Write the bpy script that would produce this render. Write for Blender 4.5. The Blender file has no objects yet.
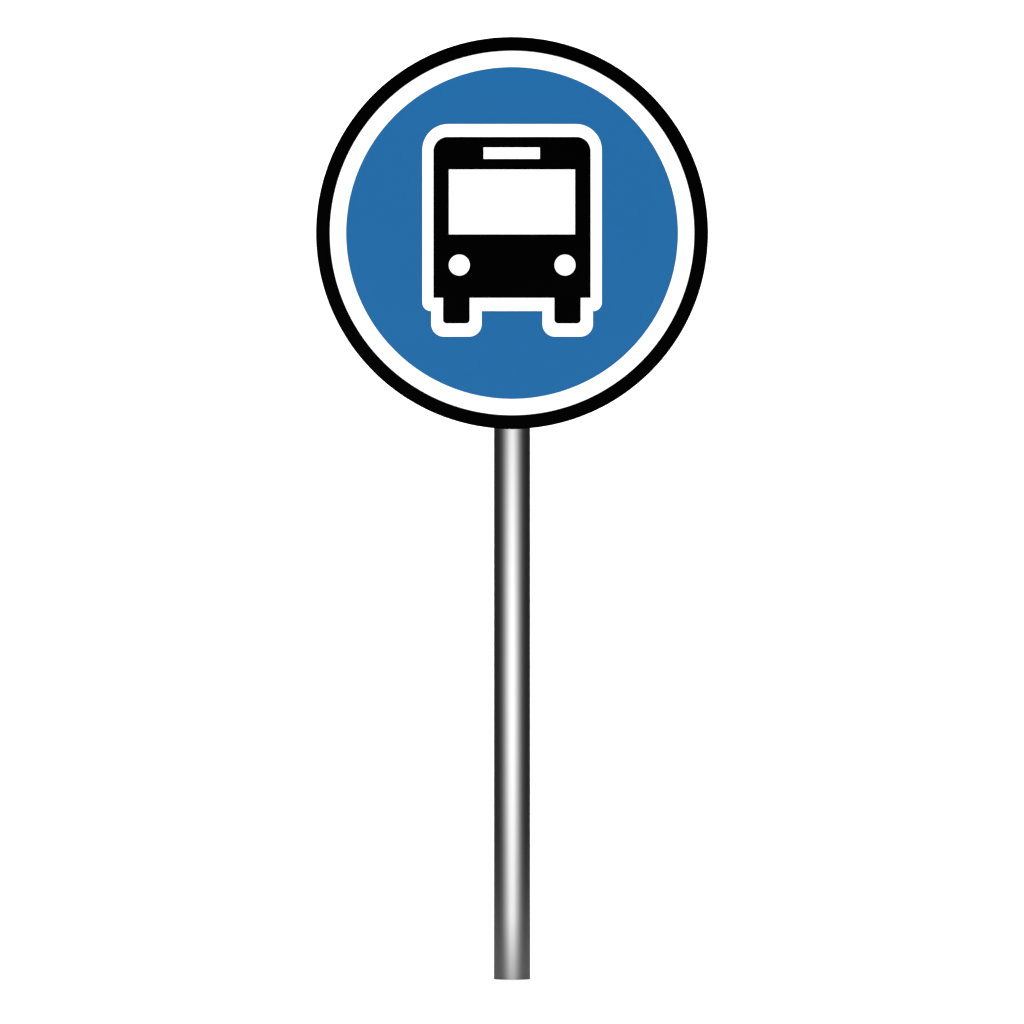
import bpy, bmesh, math
from mathutils import Vector
sc = bpy.context.scene
col = sc.collection
S = 0.002                                   # metres per photo pixel: the round panel is 0.78 m across
STEEL = 0.081                                # reflectance of the pole's dark brushed steel
def X(x): return (x - 512.0) * S
def Z(y): return (979.9 - y) * S            # floor at the foot of the pole

# ---------------------------------------------------------------- materials
def principled(name, color, rough, metallic=0.0, spec=0.5):
    m = bpy.data.materials.new(name); m.use_nodes = True
    b = m.node_tree.nodes['Principled BSDF']
    b.inputs['Base Color'].default_value = (*color, 1)
    b.inputs['Roughness'].default_value = rough
    b.inputs['Metallic'].default_value = metallic
    b.inputs['Specular IOR Level'].default_value = spec
    return m, m.node_tree, b
def vary_rough(nt, b, lo, hi, scale):
    """faint unevenness of the gloss, in object space"""
    tc = nt.nodes.new('ShaderNodeTexCoord'); n = nt.nodes.new('ShaderNodeTexNoise')
    n.inputs['Scale'].default_value = 1.0; n.inputs['Detail'].default_value = 4
    mp = nt.nodes.new('ShaderNodeMapping'); mp.inputs['Scale'].default_value = scale
    mr = nt.nodes.new('ShaderNodeMapRange')
    mr.inputs['To Min'].default_value = lo; mr.inputs['To Max'].default_value = hi
    nt.links.new(tc.outputs['Object'], mp.inputs['Vector']); nt.links.new(mp.outputs['Vector'], n.inputs['Vector'])
    nt.links.new(n.outputs['Fac'], mr.inputs['Value']); nt.links.new(mr.outputs['Result'], b.inputs['Roughness'])
def enamel(name, color, spec):
    m, nt, b = principled(name, color, 0.1, spec=spec)
    vary_rough(nt, b, 0.08, 0.11, (9, 9, 9)); return m
M_white = enamel('white_enamel', (0.84, 0.84, 0.84), 0.1)
M_blue = enamel('blue_enamel', (0.0106, 0.0868, 0.225), 0.03)
M_black = enamel('black_enamel', (0.0003, 0.0003, 0.0003), 0.01)
# lengthwise brushed steel: rough round the tube, smooth along it (two facet families, one tight, one with a tail)
M_pole = bpy.data.materials.new('brushed_steel'); M_pole.use_nodes = True
nt = M_pole.node_tree; nt.nodes.clear()
out = nt.nodes.new('ShaderNodeOutputMaterial'); mix = nt.nodes.new('ShaderNodeMixShader'); mix.inputs['Fac'].default_value = 0.45
tg = nt.nodes.new('ShaderNodeTangent'); tg.direction_type = 'RADIAL'; tg.axis = 'Z'
tc = nt.nodes.new('ShaderNodeTexCoord'); mp = nt.nodes.new('ShaderNodeMapping'); mp.inputs['Scale'].default_value = (160, 160, 1.5)
nz = nt.nodes.new('ShaderNodeTexNoise'); nz.inputs['Scale'].default_value = 1.0; nz.inputs['Detail'].default_value = 3
rp = nt.nodes.new('ShaderNodeMapRange'); rp.inputs['To Min'].default_value = STEEL - 0.006; rp.inputs['To Max'].default_value = STEEL + 0.006
nt.links.new(tc.outputs['Object'], mp.inputs['Vector']); nt.links.new(mp.outputs['Vector'], nz.inputs['Vector']); nt.links.new(nz.outputs['Fac'], rp.inputs['Value'])
for i, (dist, ax, ay) in enumerate((('BECKMANN', 0.34, 0.055), ('GGX', 0.32, 0.055))):
    g = nt.nodes.new('ShaderNodeBsdfAnisotropic'); g.distribution = dist
    k = math.sqrt(ay / ax)
    g.inputs['Roughness'].default_value = math.sqrt(ax * k); g.inputs['Anisotropy'].default_value = k - 1
    nt.links.new(rp.outputs['Result'], g.inputs['Color']); nt.links.new(tg.outputs['Tangent'], g.inputs['Tangent'])
    nt.links.new(g.outputs['BSDF'], mix.inputs[1 + i])
nt.links.new(mix.outputs['Shader'], out.inputs['Surface'])
M_paper, nt, b = principled('white_studio_paper', (0.86, 0.86, 0.86), 0.9, spec=0.0)

# ---------------------------------------------------------------- mesh helpers
def link(name, bm, mat, parent=None, smooth=False):
    bmesh.ops.recalc_face_normals(bm, faces=bm.faces)
    me = bpy.data.meshes.new(name); bm.to_mesh(me); bm.free()
    me.materials.append(mat)
    if smooth:
        me.polygons.foreach_set('use_smooth', [True] * len(me.polygons))
        me.set_sharp_from_angle(angle=math.radians(35))
    o = bpy.data.objects.new(name, me); col.objects.link(o)
    if parent: o.parent = parent
    return o
def prism(outline, y0, y1):
    """outline in photo pixels, extruded between the depths y0 (back) and y1 (front)"""
    bm = bmesh.new()
    A = [bm.verts.new((X(x), y0, Z(y))) for x, y in outline]
    B = [bm.verts.new((X(x), y1, Z(y))) for x, y in outline]
    bm.faces.new(A); bm.faces.new(list(reversed(B)))
    n = len(A)
    for i in range(n):
        bm.faces.new((A[i], B[i], B[(i + 1) % n], A[(i + 1) % n]))
    return bm
def circle(cx, cy, r, n): return [(cx + r * math.cos(2 * math.pi * i / n), cy + r * math.sin(2 * math.pi * i / n)) for i in range(n)]
def rounded(points, n=14):
    """polygon with a radius at each corner: points are (x, y, r)"""
    out = []; N = len(points)
    for i, (x, y, r) in enumerate(points):
        p = Vector((x, y))
        if r <= 0: out.append((x, y)); continue
        a = (Vector(points[i - 1][:2]) - p).normalized(); c = (Vector(points[(i + 1) % N][:2]) - p).normalized()
        half = a.angle(c) / 2
        t = r / math.tan(half); cen = p + (a + c).normalized() * (r / math.sin(half))
        s = p + a * t - cen; e = p + c * t - cen
        ang0 = math.atan2(s.y, s.x); d = math.atan2(s.x * e.y - s.y * e.x, s.dot(e))
        for k in range(n + 1):
            w = ang0 + d * k / n
            out.append((cen.x + r * math.cos(w), cen.y + r * math.sin(w)))
    return out
def lathe_y(cx, cy, prof, n=256):
    """closed profile (radius px, depth m) turned about the panel's own axis"""
    bm = bmesh.new(); rings = []
    for i in range(n):
        w = 2 * math.pi * i / n
        rings.append([bm.verts.new((X(cx) + r * S * math.cos(w), d, Z(cy) + r * S * math.sin(w))) for r, d in prof])
    m = len(prof)
    for i in range(n):
        for j in range(m):
            bm.faces.new((rings[i][j], rings[i][(j + 1) % m], rings[(i + 1) % n][(j + 1) % m], rings[(i + 1) % n][j]))
    return bm

# ---------------------------------------------------------------- the sign
CX, CY = 512.05, 233.0
sign = bpy.data.objects.new('bus_stop_sign', None); col.objects.link(sign)
sign.empty_display_size = 0.1
sign['label'] = 'round blue bus stop sign with black bus pictogram on grey metal pole, standing on white'
sign['category'] = 'road sign'

# pole: steel tube from the floor to behind the panel, small chamfers at both ends
R = 18.2 * S; top = Z(70)
bm = bmesh.new(); n = 128
prof = [(R, 0.0), (R, top - 0.004), (R - 0.004, top), (R - 0.008, top), (R - 0.008, 0.0)]
rings = []
for i in range(n):
    w = 2 * math.pi * i / n
    rings.append([bm.verts.new((X(CX) + r * math.cos(w), r * math.sin(w), z)) for r, z in prof])
for i in range(n):
    for j in range(len(prof)):
        k = (j + 1) % len(prof)
        bm.faces.new((rings[i][j], rings[i][k], rings[(i + 1) % n][k], rings[(i + 1) % n][j]))
pole = link('pole', bm, M_pole, sign, smooth=True)
pole['label'] = 'shiny grey metal pole'

F = -R - 0.007                              # front of the white plate; its back touches the pole
panel = link('sign_panel', prism(circle(CX, CY, 186, 256), F + 0.0065, F), M_white, sign)
panel['label'] = 'round white panel'
ro, ri = 196.2, 182.15
rimp = [(ro - 0.5, F + 0.0062), (ro, F + 0.005), (ro, F - 0.0012), (ro - 0.7, F - 0.0022), (ri + 0.7, F - 0.0022),
        (ri, F - 0.0012), (ri, F - 0.0002), (186.2, F - 0.0002), (186.2, F + 0.0062)]
rim = link('rim', lathe_y(CX, CY, rimp), M_black, panel)
rim['label'] = 'black ring round the edge'
field = link('blue_field', prism(circle(CX, CY, 165.95, 256), F - 0.0001, F - 0.0008), M_blue, panel)
field['label'] = 'plain blue disc'

# pictogram: black front view of a bus on a white border
bus = link('bus_pictogram', prism(rounded([(433.4, 297.9, 0), (433.4, 136.9, 14.3), (590.65, 136.9, 14.3), (590.65, 297.9, 0)]),
           F - 0.0017, F - 0.0024), M_black, sign)
bus['label'] = 'black front view of a bus'
border = rounded([(422.4, 124.1, 25.8), (601.75, 124.1, 25.8), (601.75, 311.0, 8.4), (592.85, 311.0, 0), (592.85, 336.6, 12.4), (542.5, 336.6, 12.4),
                  (542.5, 311.0, 0), (481.6, 311.0, 0), (481.6, 336.6, 12.4), (431.3, 336.6, 12.4), (431.3, 311.0, 0), (422.4, 311.0, 8.4)])
link('border', prism(border, F - 0.0009, F - 0.0016), M_white, bus)['label'] = 'white border round the bus'
for a, c in ((443.0, 469.7), (554.3, 580.7)):
    link('wheel', prism(rounded([(a, 297.9, 0), (c, 297.9, 0), (c, 323.45, 3.8), (a, 323.45, 3.8)]), F - 0.0017, F - 0.0024), M_black, bus)
f0, f1 = F - 0.0025, F - 0.0031
link('destination_display', prism([(483.6, 147.55), (539.8, 147.55), (539.8, 158.85), (483.6, 158.85)], f0, f1), M_white, bus)
link('windscreen', prism([(448.95, 169.6), (574.95, 169.6), (574.95, 234.3), (448.95, 234.3)], f0, f1), M_white, bus)
for c in (459.3, 565.0):
    link('headlight', prism(circle(c, 265.1, 10.45, 64), f0, f1), M_white, bus)

# ---------------------------------------------------------------- white paper sweep: floor curving up into the wall
BACK, FRONT, HALF, HIGH, RAD = 9.0, -2.0, 2.2, 5.0, 1.5
def half(y): return HALF + max(0.0, y) * 0.42        # the floor widens towards the wall
path = [(FRONT, 0.0), (0.0, 0.0), (BACK - RAD, 0.0)]
for k in range(1, 24):
    w = math.pi / 2 * k / 24
    path.append((BACK - RAD + RAD * math.sin(w), RAD - RAD * math.cos(w)))
path += [(BACK, RAD), (BACK, HIGH)]
bm = bmesh.new()
L = [bm.verts.new((-half(y), y, z)) for y, z in path]; Rr = [bm.verts.new((half(y), y, z)) for y, z in path]
for i in range(len(path) - 1):
    bm.faces.new((L[i], Rr[i], Rr[i + 1], L[i + 1]))
back = link('backdrop', bm, M_paper, None, smooth=True)
back['kind'] = 'structure'; back['label'] = 'plain white seamless studio background'

# ---------------------------------------------------------------- lamps
def area(name, loc, target, sx, sy, power):
    l = bpy.data.lights.new(name, 'AREA'); l.shape = 'RECTANGLE'; l.size = sx; l.size_y = sy; l.energy = power
    o = bpy.data.objects.new(name, l); col.objects.link(o); o.location = loc
    o.rotation_euler = (Vector(target) - Vector(loc)).to_track_quat('-Z', 'Y').to_euler()
    return o
for side in (-1, 1):
    area('key_lamp', (side * 1.55, -11.0, 0.45), (0, 0, 0.6), 0.4, 2.05, 790)
area('backdrop_lamp', (0, 5.0, 5.6), (0, 9.0, 1.2), 8.0, 1.0, 800)
area('floor_lamp', (0, 0.5, 4.8), (0, 0.5, 0), 3.6, 5.0, 430)

# ---------------------------------------------------------------- world, camera, colour
w = bpy.data.worlds.new('World'); sc.world = w; w.use_nodes = True
w.node_tree.nodes['Background'].inputs['Color'].default_value = (0, 0, 0, 1)
w.node_tree.nodes['Background'].inputs['Strength'].default_value = 0.0
D = 20.0
cam = bpy.data.cameras.new('camera'); co = bpy.data.objects.new('camera', cam); col.objects.link(co)
co.location = (0, F - D, Z(512)); co.rotation_euler = (math.pi / 2, 0, 0)
cam.sensor_width = 36; cam.lens = 36 * D / (1024 * S); cam.clip_end = 200
sc.camera = co
sc.view_settings.view_transform = 'Standard'; sc.view_settings.look = 'None'
sc.view_settings.exposure = 0; sc.view_settings.gamma = 1; sc.view_settings.use_curve_mapping = False
